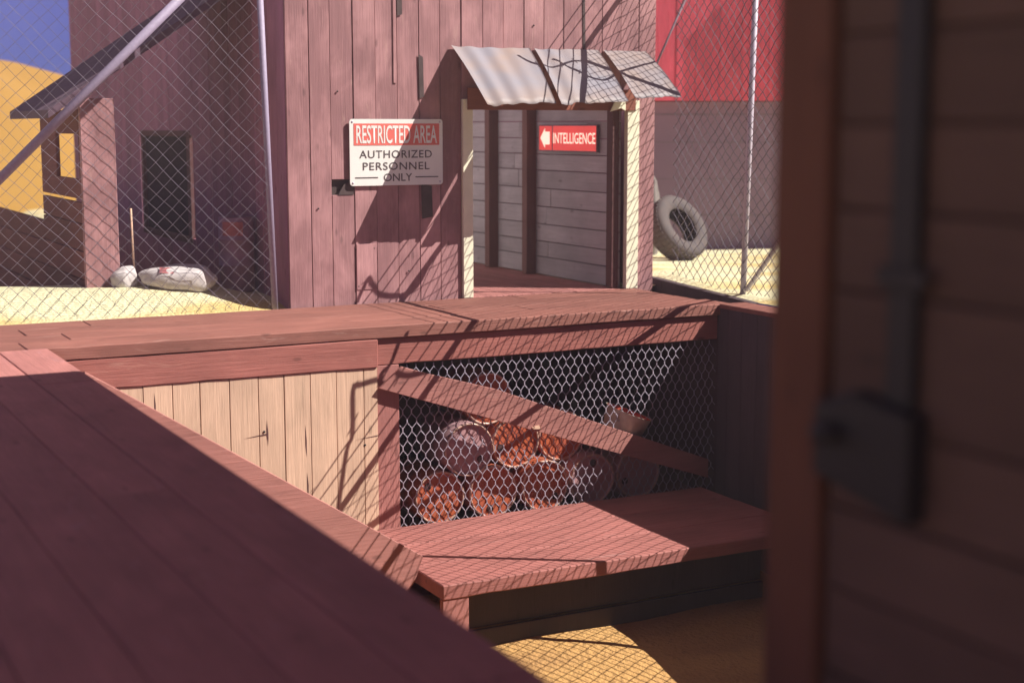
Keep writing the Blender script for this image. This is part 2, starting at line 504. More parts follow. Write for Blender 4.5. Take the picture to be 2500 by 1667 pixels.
# side wall (left, in its own shade), right side, rear, roof
mb = MB()
y = BY+0.045
while y < 27.2:
    w = random.uniform(0.24, 0.32); g = 0.005; xo = random.uniform(0, 0.008)
    y1 = min(y+w, 27.2)
    if y1 > 19.95 and y < 22.3:
        mb.box(BX0+xo, BX0+xo+0.04, y+g, y1-g, -0.8, 0.52); mb.box(BX0+xo, BX0+xo+0.04, y+g, y1-g, 1.9, BZ)
    else:
        mb.box(BX0+xo, BX0+xo+0.04, y+g, y1-g, -0.8, BZ)
    y = y1
mb.build('side_wall', M['barn_side'], barn, 0.003)
win = MB().box(BX0-0.012, BX0+0.03, 19.82, 19.97, 0.46, 1.96).box(BX0-0.012, BX0+0.03, 22.30, 22.42, 0.46, 1.96).box(BX0-0.012, BX0+0.03, 19.97, 22.30, 1.88, 1.96).box(BX0-0.03, BX0+0.03, 19.97, 22.30, 0.46, 0.54).build('window', M['dark'], barn, 0.004)
MB().box(BX0+0.031, BX0+0.04, 19.97, 22.30, 0.54, 1.88).build('pane', M['glass_dark'], win)
MB().box(BX1-0.06, BX1-0.02, BY+0.08, 27.2, -0.8, 2.6).build('far_side_wall', M['barn_side'], barn)  # kept low so sun can bounce inside the passage
MB().box(BX0+0.05, BX1-0.061, 27.15, 27.2, -0.8, BZ).build('rear_wall', M['barn_side'], barn)
mb = MB()
mb.prism([(5.2, 22.4, BZ), (5.2, 27.5, BZ), (8.0, 27.5, BZ+1.6), (8.0, 22.4, BZ+1.6)], (0, 0, 0.06))
mb.prism([(8.001, 22.4, BZ+1.6), (8.001, 27.5, BZ+1.6), (10.8, 27.5, BZ), (10.8, 22.4, BZ)], (0, 0, 0.06))
mb.build('roof', M['shed_roof'], barn)
# doorway trims, header
MB().box(DX0+0.001, 7.876, BY-0.03, BY+0.05, -0.002, DH-0.001).build('door_trim', M['white'], barn, 0.004)
MB().box(10.01, DX1-0.001, BY-0.03, BY+0.05, -0.002, DH-0.001).build('door_trim', M['white'], barn, 0.004)
MB().box(7.80, 10.12, BY-0.045, BY-0.031, 2.205, 2.46).build('header', M['header'], barn, 0.004)
MB().box(7.877, 10.009, BY-0.028, BY+0.06, 2.215, 2.34).build('lintel', M['stud'], barn, 0.004)
# passage behind the doorway, roof left off to let sky light in
IX = 9.95
mb = MB()
z = 0.0
while z < 2.6:
    h = random.uniform(0.21, 0.25)
    yy = BY+0.1
    while yy < 22.0:
        ln = random.uniform(1.6, 2.9); y1 = min(22.0, yy+ln)
        mb.box(IX+random.uniform(0, 0.006), IX+0.05, yy+0.004, y1-0.004, z+0.006, z+h-0.006)
        yy = y1
    z += h
mb.build('passage_wall', M['barn_inside'], barn, 0.003)
for (ys, w) in [(18.18, 0.14), (19.32, 0.14)]:
    MB().box(IX-0.15, IX+0.0, ys, ys+w, 0.001, 2.55).build('stud', M['stud'], barn, 0.004)
MB().box(IX-0.10, IX+0.0, BY+0.065, BY+0.20, 0.001, 2.55).build('stud', M['dark'], barn, 0.004)
mb = MB()
xx = 7.52
while xx < IX:
    mb.box(xx+0.004, min(xx+0.3, IX)-0.004, BY+0.01, 22.0, -0.05, -0.004); xx += 0.3
mb.build('passage_floor', M['decky'], barn, 0.003)
MB().box(7.45, 7.50, BY+0.08, 22.0, -0.05, 2.7).build('passage_inner_wall', M['barn_inside'], barn)
MB().box(7.45, IX+0.05, 22.0, 22.05, -0.05, 2.7).build('passage_rear_wall', M['barn_inside'], barn)

# corrugated awning: three sheets, part of the barn
def aw_sheet(xt0, xt1, xb0, xb1, drop, seed):
    random.seed(seed)
    mb = MB()
    T = lambda u: Vector((xt0+(xt1-xt0)*u, BY-0.008, 2.93))
    B = lambda u: Vector((xb0+(xb1-xb0)*u, 15.10, 2.255+0.107*((xb0+(xb1-xb0)*u)-7.64)/2.6))
    wdt = xb1-xb0
    nc = max(3, int(wdt/0.19)); nu = nc*8; nv = 10
    rag = [random.uniform(-0.03, 0.012) for _ in range(nu+2)]
    vs = []; fs = []
    nrm = Vector((0, -0.61, 0.79))
    for lay in (0, 1):
        for i in range(nu+1):
            u = i/nu
            dd = 1.0 + drop + 0.6*(rag[i//3]) 
            for j in range(nv+1):
                v = j/nv*dd
                p = T(u)*(1-v) + B(u)*v
                amp = 0.011 if j else 0.008
                p = p + nrm*(amp*(0.6+0.5*math.sin(3.1*u+seed))*math.cos(2*PI*nc*u + 0.5*math.sin(4*u+seed)) + 0.02*math.sin(PI*min(v, 1.0)) + 0.006*math.sin(5*u+2*seed)*math.sin(4*v+seed) - 0.003*lay)
                vs.append(p)
    st = (nu+1)*(nv+1)
    for i in range(nu):
        for j in range(nv):
            a = i*(nv+1)+j
            fs.append((a, a+1, a+nv+2, a+nv+1))
            fs.append((st+a, st+a+nv+1, st+a+nv+2, st+a+1))
    for i in range(nu):
        a = i*(nv+1)+nv
        fs.append((a, st+a, st+a+nv+1, a+nv+1))
    for j in range(nv):
        fs.append((j, st+j, st+j+1, j+1)[::-1])
        a = nu*(nv+1)+j
        fs.append((a, st+a, st+a+1, a+1))
    mb.add(vs, fs, random.random(), True)
    return mb
aw_sheet(7.607, 8.64, 7.64, 8.515, 0.02, 1).build('awning_sheet', M['tin'], barn)
aw_sheet(8.705, 9.59, 8.57, 9.475, 0.05, 2).build('awning_sheet', M['tin'], barn)
aw_sheet(9.665, 10.274, 9.585, 10.236, 0.0, 3).build('awning_sheet', M['tin'], barn)

# white chip of splintered timber at the awning corner
mb = MB().prism([(9.73, BY-0.06, 2.19), (9.88, BY-0.06, 2.235), (9.95, BY-0.06, 2.20), (9.95, BY-0.06, 2.31), (9.80, BY-0.06, 2.325)], (0, -0.02, 0))
mb.build('splintered_end', M['white'], barn, 0.003)

# ------------------------------------------------------------------ signs
def text_mesh(body, w, h, frame, parent, mat, name='lettering', bold=0.0, depth=0.002, space=1.0):
    """frame = (origin, xdir, ydir): lettering fitted to a w by h box with its lower left at origin"""
    cu = bpy.data.curves.new(name, 'FONT'); cu.body = body; cu.size = 1.0; cu.offset = bold; cu.space_character = space
    cu.resolution_u = 4
    ob = bpy.data.objects.new(name+'_tmp', cu); COL.objects.link(ob)
    dg = bpy.context.evaluated_depsgraph_get(); dg.update()
    me = bpy.data.meshes.new_from_object(ob.evaluated_get(dg))
    bpy.data.objects.remove(ob)
    xs = [v.co.x for v in me.vertices]; ys = [v.co.y for v in me.vertices]
    x0, x1, y0, y1 = min(xs), max(xs), min(ys), max(ys)
    o, dx, dy = (Vector(q) for q in frame)
    nz = dx.cross(dy)
    off = parent.matrix_basis.translation
    for v in me.vertices:
        u = (v.co.x-x0)/(x1-x0)*w; t = (v.co.y-y0)/(y1-y0)*h
        v.co = o + dx*u + dy*t + nz*depth - off
    me.name = name
    me.materials.clear(); me.materials.append(mat)
    b = bpy.data.objects.new(name, me); COL.objects.link(b); b.parent = parent
    return b
def rounded(x0, x1, z0, z1, y, r=0.035, n=5):
    pts = []
    for (cx, cz, a0) in ((x1-r, z1-r, 0), (x0+r, z1-r, 90), (x0+r, z0+r, 180), (x1-r, z0+r, 270)):
        for k in range(n+1):
            a = math.radians(a0 + 90*k/n)
            pts.append((cx + r*math.cos(a), y, cz + r*math.sin(a)))
    return pts
SY = BY-0.035
sg = thing('warning_sign', 'white and red RESTRICTED AREA sign on the barn planks left of the doorway', 'sign', (6.9, SY, 1.345))
MB().prism(rounded(6.325, 7.48, 1.345, 2.095, SY), (0, 0.012, 0)).build('panel', M['sign_w'], sg)
MB().box(6.375, 7.435, SY-0.003, SY-0.0005, 1.80, 2.045).build('red_band', M['sign_r'], sg)
fr = lambda x, z: ((x, SY, z), (1,0,0), (0,0,1))
text_mesh('RESTRICTED AREA', 1.00, 0.205, fr(6.405, 1.82), sg, M['sign_w'], bold=0.012, depth=0.0055)
text_mesh('AUTHORIZED', 0.90, 0.088, fr(6.44, 1.655), sg, M['sign_k'], bold=0.006, depth=0.003, space=1.1)
text_mesh('PERSONNEL', 0.83, 0.088, fr(6.48, 1.52), sg, M['sign_k'], bold=0.006, depth=0.003, space=1.1)
text_mesh('ONLY', 0.355, 0.088, fr(6.735, 1.392), sg, M['sign_k'], bold=0.006, depth=0.003)
for xa, xb in ((6.385, 6.665), (7.13, 7.42)):
    MB().box(xa, xb, SY-0.003, SY-0.0005, 1.430, 1.442).build('rule', M['sign_k'], sg)

for (xx, zz) in ((6.36, 2.065), (7.445, 2.065), (6.36, 1.378), (7.445, 1.378)):
    MB().lathe([(0.0, 0.006), (0.010, 0.006), (0.013, 0.0)], 10, mat=Matrix.Translation((xx, SY, zz)) @ Matrix.Rotation(PI/2, 4, 'X')).build('bolt', M['galv'], sg)
SX = IX-0.05
si = thing('arrow_sign', 'small lit red INTELLIGENCE sign with a white left arrow inside the barn doorway', 'sign', (SX, 17.2, 1.69))
MB().box(SX, IX-0.001, 16.50, 18.01, 1.685, 2.035).build('case', M['sign_box'], si, 0.004)
MB().box(SX-0.004, SX-0.0005, 17.655, 18.0, 1.70, 2.02).build('arrow_panel', M['lit_r'], si)
MB().box(SX-0.004, SX-0.0005, 16.51, 17.625, 1.70, 2.02).build('word_panel', M['lit_r'], si)
MB().box(SX-0.02, SX+0.0, 16.7, 18.05, 2.042, 2.052).build('top_rail', M['galv'], si)
MB().prism([(SX-0.0065, 17.965, 1.86), (SX-0.0065, 17.84, 1.99), (SX-0.0065, 17.84, 1.945), (SX-0.0065, 17.71, 1.945), (SX-0.0065, 17.71, 1.775), (SX-0.0065, 17.84, 1.775), (SX-0.0065, 17.84, 1.73)], (0.002, 0, 0)).build('arrow', M['lit_w'], si)
text_mesh('INTELLIGENCE', 1.09, 0.142, ((SX, 17.612, 1.79), (0,-1,0), (0,0,1)), si, M['lit_w'], bold=0.012, depth=0.0065)

# ------------------------------------------------------------------ deck with the hatch front
random.seed(21)
FY = 14.04
deck = thing('deck', 'weathered red board deck along the barn front with a wire screened hold beneath', 'deck', (6.0, 15.0, 0))
mb = MB()
ys = [FY, 14.55, 15.02, 15.50, BY-0.035]
for a, b in zip(ys[:-1], ys[1:]):
    x = -3.2
    while x < 10.1:
        x1 = x + (5.6 if a == FY else random.uniform(4.5, 7.0))
        if a == FY and x > 0: x1 = 10.25
        if x1 > 9.2: x1 = 10.25 if a == FY else 10.13
        mb.plank(x+0.0005, x1-0.0005, a+(0.004 if a > FY else 0), b-0.004, -0.13, -0.003)
        x = x1
mb.build('deck_boards', M['deckx'], deck, 0.009, True)
MB().plank(-3.2, 5.85, FY+0.004, FY+0.045, -0.425, -0.137).build('fascia', M['fascia'], deck, 0.008, True)
MB().plank(5.851, 10.098, FY+0.047, FY+0.10, -0.413, -0.138).build('beam', M['fascia'], deck, 0.008, True)
MB().box(5.851, 6.098, FY+0.047, FY+0.13, -3.0, -0.416).build('post', M['post'], deck, 0.006)
mb = MB(); x = 2.60
while x < 5.84:
    x1 = min(x+random.uniform(0.26, 0.30), 5.849)
    if 5.849-x1 < 0.12: x1 = 5.849
    g = random.uniform(0.002, 0.006)
    mb.box(x+g, x1-g, FY+0.020+random.uniform(0, .005), FY+0.06, -3.0, -0.427)
    x = x1
mb.build('plank_skirt', M['tan'], deck, 0.003)
for (a, b) in [((4.66, -0.86), (4.665, -1.12)), ((5.06, -0.95), (5.065, -1.28)), ((5.07, -1.44), (5.075, -1.72)), ((3.55, -0.5), (3.552, -0.75))]:
    MB().prism([(a[0], FY+0.0185, a[1]), (a[0]+0.012, FY+0.0185, (a[1]+b[1])/2), (b[0]+0.004, FY+0.0185, b[1]), (b[0]-0.006, FY+0.0185, (a[1]*.4+b[1]*.6))], (0, 0.001, 0)).build('board_crack', M['dark'], deck)
for (x, z) in [(4.63, -0.98), (5.70, -1.22)]:
    MB().lathe([(0.0, 0.002), (0.012, 0.002), (0.013, 0.0)], 8, mat=Matrix.Translation((x, FY+0.019, z)) @ Matrix.Rotation(PI/2, 4, 'X')).build('nail_head', M['iron'], deck)
MB().prism([(4.42, FY+0.0185, -1.03), (4.66, FY+0.0185, -1.0), (4.66, FY+0.0185, -1.012)], (0, 0.001, 0)).build('board_crack', M['dark'], deck)
MB().prism([(5.60, FY+0.0185, -1.155), (5.845, FY+0.0185, -1.13), (5.845, FY+0.0185, -1.138)], (0, 0.001, 0)).build('board_crack', M['dark'], deck)
MB().box(2.60, 5.85, FY+0.062, FY+0.08, -3.0, -0.14).build('skirt_backing', M['cellar'], deck)
# diagonal brace across the hatch
YD = FY-0.03
MB().prism([(5.851, YD, -0.64), (6.10, YD, -0.43), (6.36, YD, -0.515), (7.19, YD, -0.755), (9.95, YD, -1.80), (9.95, YD, -2.02)], (0, 0.045, 0)).build('diagonal_brace', M['diag'], deck, 0.004)
MB().prism([(7.62, YD+0.001, -1.205), (7.70, YD+0.001, -1.19), (7.73, YD+0.001, -1.235), (7.63, YD+0.001, -1.225)], (0, -0.012, 0)).build('splinter', M['tan'], deck)
# hold behind the screen
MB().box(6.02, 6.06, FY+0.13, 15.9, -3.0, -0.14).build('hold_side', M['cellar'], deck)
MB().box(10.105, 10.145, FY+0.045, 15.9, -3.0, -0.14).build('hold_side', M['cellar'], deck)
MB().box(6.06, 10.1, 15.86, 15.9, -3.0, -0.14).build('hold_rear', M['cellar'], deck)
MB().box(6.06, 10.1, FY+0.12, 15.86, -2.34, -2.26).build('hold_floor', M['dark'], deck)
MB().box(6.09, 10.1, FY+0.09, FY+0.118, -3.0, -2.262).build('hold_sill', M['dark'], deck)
# chicken wire
mb = MB()
HW, HR = 0.103, 0.0965; YM = FY+0.085
x = 6.098
r0 = 0.0052
import itertools
row = 0; z = -0.40
while z > -2.26:
    xo = 0 if row % 2 == 0 else HW/2
    k = 0
    while True:
        cx = 6.10 + xo + k*HW
        if cx > 10.08: break
        jx = random.uniform(-0.004, 0.004); jz = random.uniform(-0.004, 0.004)
        top = Vector((cx+jx, YM+random.uniform(-.004, .004), z-0.030+jz)); bot = Vector((cx+jx, YM+random.uniform(-.004, .004), z-0.068+jz))
        mb.tube([top, bot], r0*1.35, 4, 0.5, False, False)
        mb.tube([bot, Vector((cx-HW/2, YM, z-HR-0.030))], r0, 3, 0.5, False, False)
        mb.tube([bot, Vector((cx+HW/2, YM, z-HR-0.030))], r0, 3, 0.5, False, False)
        k += 1
    z -= HR; row += 1
mb.build('chicken_wire', M['hexwire'], deck)

# walkway on the left, mostly in the unseen roof's shade
random.seed(23)
wk = thing('walkway', 'long red board walkway mostly in shade along the left of the sunken pit', 'walkway', (1.0, 5.0, 0))
mb = MB(); x = 2.58
wid = [0.44, 0.40, 0.46, 0.42, 0.45, 0.40, 0.44, 0.42, 0.45, 0.43, 0.44, 0.42]
for w in wid:
    y = -4.0
    while y < FY-0.01:
        y1 = y + random.uniform(5, 9)
        if y1 > 12.8: y1 = FY-0.004
        mb.box(x-w+0.003, x-0.002, y+0.001, y1-0.001, -0.13+random.uniform(0, .004), -0.002-random.uniform(0, 0.005))
        y = y1
    x -= w
mb.build('walkway_boards', M['decky'], wk, 0.006)
MB().box(2.50, 2.575, -4.0, FY-0.002, -0.45, -0.134).build('edge_beam', M['fascia'], wk, 0.006)
mb = MB(); y = -4.0
while y < FY-0.05:
    y1 = min(y+0.3, FY-0.01); mb.box(2.46, 2.495, y+0.004, y1-0.004, -3.4, -0.14); y = y1
mb.build('plank_skirt', M['tan'], wk)

# sloping side board and ramp from walkway down to the landing
rp = thing('ramp', 'narrow sloping red side board and ramp running down to the landing step', 'ramp', (4.2, 12.6, -1.5))
RYs = 12.52
tp = lambda x: -0.16 - (x-2.84)*0.652
MB().prism([(2.585, RYs, 0.0), (2.84, RYs, tp(2.84)), (5.65, RYs, tp(5.65)), (5.56, RYs, -2.23), (5.45, RYs, -2.36), (2.585, RYs, -0.62)], (0, 0.05, 0)).build('side_board', M['diag'], rp, 0.005)
MB().prism([(2.585, RYs+0.051, -0.52), (5.5, RYs+0.051, tp(5.5)-0.42), (5.5, RYs+0.051, tp(5.5)-0.5), (2.585, RYs+0.051, -0.6)], (0, 1.44, 0)).build('ramp_floor', M['dark'], rp)

# landing step
st = thing('landing_step', 'thick red plank step low in the pit under the wire screened hold', 'step', (7.0, 13.0, -2.3))
mb = MB()
for a, b in [(12.005, 12.70), (12.702, 13.40), (13.402, FY+0.043)]:
    mb.plank(5.61, 9.90, a+0.003, b-0.003, -2.275, -2.134)
mb.build('tread', M['step'], st, 0.010, True)
MB().box(5.615, 5.88, 12.02, 12.09, -3.1, -2.277).build('leg', M['post'], st, 0.005)
MB().box(9.55, 9.85, 12.02, 12.09, -3.1, -2.277).build('leg', M['post'], st, 0.005)
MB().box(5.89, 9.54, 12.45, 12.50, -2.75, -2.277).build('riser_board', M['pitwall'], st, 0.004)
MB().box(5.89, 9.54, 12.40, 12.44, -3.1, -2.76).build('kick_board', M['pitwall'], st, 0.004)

# right wall of the pit with its capping
random.seed(25)
pw = thing('pit_wall', 'dark shaded plank wall on the right of the pit with a red capping board', 'wall', (10.2, 9.0, 0))
mb = MB(); y = 3.2
while y < FY+0.04:
    y1 = min(y+random.uniform(0.24, 0.3), FY+0.04); mb.box(10.10, 10.15, y+0.003, y1-0.003, -3.4, -0.05); y = y1
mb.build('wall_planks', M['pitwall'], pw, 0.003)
MB().box(10.08, 10.44, 3.2, FY-0.002, -0.05, 0.0).build('capping', M['deckx'], pw, 0.005)
MB().prism([(10.50, 14.0, -0.5), (10.50, 14.0, -0.01), (10.50, 16.1, 0.10), (10.50, 16.4, 0.10), (10.50, 16.4, -0.5)], (0.11, 0, 0)).build('kerb_board', M['pitwall'], pw, 0.004)
MB().box(10.13, 10.495, 14.0, 16.4, -0.5, -0.35).build('trench_bottom', M['cellar'], pw)

# ------------------------------------------------------------------ drums in the hold
random.seed(31)
def make_drum(mat, name, label):
    t = thing(name, label, 'drum', (0,0,0), 'drums stacked in the hold')
    R_ = 0.292
    rx = Matrix.Rotation(-PI/2, 4, 'X')      # z axis -> +y ; front end at z=0
    mb = MB().lathe([(0.0, 0.018), (R_*0.90, 0.018), (R_*0.925, 0.004)], 36, 0.3, False, rx)
    b1 = mb.build('lid', mat, t, recalc=False)
    prof = [(R_*0.925, 0.004), (R_, 0.012), (R_, 0.25), (R_+0.012, 0.27), (R_, 0.29), (R_, 0.53), (R_+0.012, 0.55), (R_, 0.57), (R_, 0.82), (R_*0.92, 0.83), (0.0, 0.82)]
    MB().lathe(prof, 36, 0.5, True, rx).build('shell', mat, t)
    rim = MB()
    rim.tube([rx @ Vector((R_*0.965*math.cos(2*PI*k/36), R_*0.965*math.sin(2*PI*k/36), 0.002)) for k in range(37)], 0.013, 6, 0.5, True, False)
    rim.build('rim', M['rim'], t)
    MB().lathe([(0.0, -0.002), (0.036, -0.002), (0.042, 0.012), (0.042, 0.02)], 14, 0.5, False, rx @ Matrix.Translation((0.17, 0.08, 0.008))).build('bung', M['bung'], t)
    return t
red = make_drum(M['red_steel'], 'steel_drum', 'x')
pink = make_drum(M['pink_steel'], 'steel_drum', 'x')
spots = [  # x, z, kind, roll(deg), y
    (6.70, -1.965, 'r', 200, 14.40, 'red drum lying at the left end of the bottom row behind the wire'),
    (7.335, -1.965, 'r', 75, 14.37, 'red drum second from the left in the bottom row behind the wire'),
    (7.97, -1.965, 'r', 20, 14.34, 'bright red drum third from the left in the bottom row, bung low'),
    (8.60, -1.965, 'p', 250, 14.37, 'faded pink drum in the bottom row, half cut by the shade'),
    (9.23, -1.965, 'p', 130, 14.39, 'faded pink drum deep in shade at the right end of the bottom row'),
    (7.02, -1.455, 'p', 15, 14.33, 'faded pink drum on the second row above the two left red drums'),
    (7.655, -1.455, 'r', 140, 14.45, 'red drum on the second row right of the faded pink drum'),
    (8.29, -1.455, 'r', 300, 14.55, 'red drum on the second row mostly hidden behind the diagonal board'),
    (7.335, -0.945, 'r', 90, 14.50, 'red drum at the top of the stack peeping over the diagonal board'),
]
first = {'r': True, 'p': True}
for (x, z, k, roll, y, lab) in spots:
    src = red if k == 'r' else pink
    o = src if first[k] else copy_tree(src)
    first[k] = False
    o.location = (x, y, z); o.rotation_euler = (0, math.radians(roll), 0); o['label'] = lab
bk = thing('bucket', 'white bucket with a red inside tipped over on the drums in the hold', 'bucket', (8.97, 14.30, -1.36))
rx = Matrix.Rotation(math.radians(20), 4, 'Y') @ Matrix.Rotation(math.radians(7), 4, 'X')
bk['_local'] = 1
MB().lathe([(0.0, -0.30), (0.19, -0.30), (0.27, 0.16), (0.285, 0.17), (0.268, 0.165)], 28, 0.5, True, rx).build('shell', M['bucket'], bk)
MB().lathe([(0.266, 0.164), (0.185, -0.28), (0.0, -0.28)], 28, 0.5, True, rx).build('inside', M['bucket_in'], bk)
del bk['_local']

# ------------------------------------------------------------------ chain link fences
def chain_mesh(mb, P, u0, u1, v0, v1, cell, r, off, clipfun=None):
    """two families of diagonal wires clipped to a rectangle; P(u,v,w) -> world"""
    W_, H_ = u1-u0, v1-v0
    s = cell
    for fam in (0, 1):
        c = -H_
        while c < W_:
            # u = c + t (fam 0), v = t   or   v = H - t
            t0 = max(0, -c); t1 = min(H_, W_-c)
            if t1 > t0+0.02:
                pts = []
                # zig-zag so that the two families interlock
                nseg = max(1, int((t1-t0)/(s/2)))
                for q in range(nseg+1):
                    t = t0 + (t1-t0)*q/nseg
                    u = u0 + c + t; v = v0 + (t if fam == 0 else H_-t)
                    pts.append(P(u + 0.006*math.sin(u*9.1+v*5.3) + 0.012*math.sin(u*1.7+v*2.9), v + 0.006*math.sin(u*6.7-v*8.1) + 0.012*math.sin(u*2.3-v*1.1), (r*1.2 if q % 2 == 0 else -r*1.2) + 0.02*math.sin(u*1.9)*math.sin(v*1.6)))
                mb.tube(pts, r, 3, 0.5, False, False)
            c += s

FXr = 10.95
random.seed(41)
fr_ = thing('wire_fence', 'tall galvanized chain link fence with barbed wire on the right between pit and yard', 'fence', (FXr, 10.0, 0))
HF = 4.83
mb = MB()
chain_mesh(mb, lambda u, v, w: (FXr-0.035+w, u, v + 0.0), 3.4, 16.25, 0.0, HF, 0.158, 0.0050, 0)
mb.build('chain_link_mesh', M['wire'], fr_)
for (yb, yt) in [(14.78, 14.60), (9.55, 9.50), (4.4, 4.4)]:
    MB().tube([(FXr, yb, -0.4), (FXr, yt, HF+0.02)], 0.036, 12).build('post', M['galv'], fr_)
MB().tube([(FXr, 3.4, HF), (FXr, 16.3, HF)], 0.034, 10).build('top_rail', M['galv'], fr_)
MB().tube([(FXr+0.02, 14.72, 0.05), (FXr+0.02, 9.95, HF-0.03)], 0.030, 10).build('brace', M['galv'], fr_)
MB().tube([(FXr+0.02, 9.50, 0.05), (FXr+0.02, 5.0, HF-0.03)], 0.030, 10).build('brace', M['galv'], fr_)
def barb_line(z, sag, y0, y1):
    mb = MB(); pts = []
    n = 60
    for i in range(n+1):
        t = i/n
        pts.append((FXr + random.uniform(-.008, .008), y0+(y1-y0)*t, z - sag*math.sin(PI*((t*2.6) % 1)) + random.uniform(-.006, .006)))
    mb.tube(pts, 0.0075, 5, 0.5)
    y = y0
    while y < y1:
        a = random.uniform(0, PI)
        d = Vector((0.3, math.cos(a), math.sin(a)))*0.035
        c = Vector((FXr, y, z - sag*0.3))
        mb.tube([c-d, c+d], 0.004, 3, 0.5, False)
        y += random.uniform(0.5, 0.9)
    return mb
for k, (dz, sg_) in enumerate([(0.20, 0.02), (0.41, 0.02), (0.60, 0.03)]):
    barb_line(HF+dz, sg_, 3.4, 16.3).build('barbed_wire', M['rustwire'], fr_)
def curl(pts, r=0.018):
    mb = MB()
    P = [Vector((FXr+random.uniform(-.01, .01), y, z)) for y, z in pts]
    # smooth (Catmull-Rom)
    q = []
    for i in range(len(P)-1):
        a, b, c, d = P[max(i-1, 0)], P[i], P[i+1], P[min(i+2, len(P)-1)]
        for s in range(4):
            t = s/4
            q.append(0.5*((2*b) + (c-a)*t + (2*a-5*b+4*c-d)*t*t + (3*b-3*c+d-a)*t*t*t))
    q.append(P[-1])
    mb.tube(q, r, 6, 0.5)
    for i in range(2, len(q)-2, 5):
        a = random.uniform(0, PI); d = Vector((0.1, math.cos(a), math.sin(a)))*0.06
        mb.tube([q[i]-d, q[i]+d], 0.006, 4, 0.5, False)
    return mb
for pts in [[(12.87, 5.52), (12.90, 5.57), (12.95, 5.64), (12.99, 5.50), (13.06, 5.28), (13.17, 5.05), (13.28, 4.87), (13.40, 4.76), (13.5, 4.83)],
            [(11.0, 4.88), (10.89, 5.05), (10.78, 5.22), (10.70, 5.38), (10.63, 5.56), (10.46, 5.82), (10.41, 5.87), (10.40, 5.42), (10.36, 5.32), (10.29, 4.86)],
            [(10.64, 5.50), (10.66, 5.60), (10.72, 5.58), (10.79, 5.70)],
            [(14.33, 5.35), (14.28, 5.02), (14.26, 4.88), (14.25, 4.75), (14.30, 4.52), (14.50, 4.35), (14.72, 4.18), (14.95, 3.95), (15.27, 3.61)],
            [(14.55, 4.9), (14.4, 5.1), (14.2, 5.25), (14.05, 5.6), (14.1, 5.9)]]:
    curl(pts).build('loose_wire', M['rustwire'], fr_)

M['dull_galv'] = plain('dull_galvanized_pipe', (0.334, 0.276, 0.391), 0.6, 0.0, 30, 0.15)
M['pale_wire'] = plain('pale_galvanized_wire', (0.187, 0.155, 0.194), 0.5, 0.0, 40, 0.2)
fl = thing('wire_fence', 'chain link fence with a thick slanting brace left of the barn above the sand', 'fence', (3.0, 16.08, 0))
mb = MB()
chain_mesh(mb, lambda u, v, w: (u, 16.05+w, v), -2.0, 5.40, 0.02, 4.2, 0.165, 0.0026, 0)
mb.build('chain_link_mesh', M['pale_wire'], fl)
MB().tube([(5.46, 16.07, -0.3), (5.335, 16.07, 4.3)], 0.036, 12).build('post', M['dull_galv'], fl)
MB().tube([(0.35, 16.07, -0.3), (0.35, 16.07, 4.3)], 0.036, 12).build('post', M['galv'], fl)
MB().tube([(2.30, 15.99, 1.25), (5.3, 15.99, 4.17)], 0.048, 12).build('brace', M['dull_galv'], fl)
MB().tube([(-2.0, 16.07, 4.25), (5.34, 16.07, 4.25)], 0.034, 10).build('top_rail', M['galv'], fl)

# ------------------------------------------------------------------ things behind the left fence
def sack(name, label, loc, sx, sy, sz, rz, tilt=0.0, seed=1, cat='sack', print_=False):
    random.seed(seed)
    t = thing(name, label, cat, loc)
    t['_local'] = 1
    bm = bmesh.new()
    bmesh.ops.create_uvsphere(bm, u_segments=40, v_segments=24, radius=1.0)
    for v in bm.verts:
        p = v.co
        q = Vector((math.copysign(abs(p.x)**0.7, p.x), math.copysign(abs(p.y)**0.75, p.y), math.copysign(abs(p.z)**0.8, p.z)))
        w = 1 + 0.05*math.sin(5*q.x+2*q.y) + 0.035*math.sin(9*q.x-4*q.z) + 0.03*math.cos(7*q.y+3*q.x)
        taper = 1 - 0.35*abs(q.x)**3
        v.co = Vector((q.x*sx*w, q.y*sy*w*taper, max(q.z, -0.75)*sz*w*taper*(1+0.22*q.x)))
    me = bpy.data.meshes.new('cloth'); bm.to_mesh(me); bm.free()
    for p in me.polygons: p.use_smooth = True
    me.materials.append(M['sack'])
    o = bpy.data.objects.new('cloth', me); COL.objects.link(o); o.parent = t
    if print_:
        mb = MB()
        vs = []; fs = []
        for i in range(9):
            for j in range(5):
                u = -0.52 + 0.36*i/8; v = 0.28 + 0.34*j/4
                # disc on the front upper slope
                yy = -math.cos(v*PI/2)*sy*0.98; zz = math.sin(v*PI/2)*sz*(1-0.1)
                vs.append((u*sx, yy-0.02, zz+0.012))
        for i in range(8):
            for j in range(4):
                a = i*5+j; fs.append((a, a+5, a+6, a+1))
        mb.add(vs, fs, 0.5, True); mb.build('red_print', M['sack_red'], t)
    t.rotation_euler = (0, tilt, rz)
    del t['_local']
    return t
sack('sack', 'plump white cement sack with a red print lying on the sand left of the barn', (4.55, 16.72, 0.315), 0.43, 0.24, 0.155, math.radians(-14), math.radians(4), 5, 'sack', True)
sack('sack', 'small white bundle at the foot of the pink shed corner', (3.98, 16.92, 0.31), 0.15, 0.13, 0.14, 0.3, 0.0, 9)
# thin stake beside the bundle
tag(MB().tube([(4.12, 17.0, 0.0), (4.10, 17.0, 1.1)], 0.014, 8).build('garden_stake', M['tan']), 'thin wooden stake standing beside the small white bundle', 'stake')
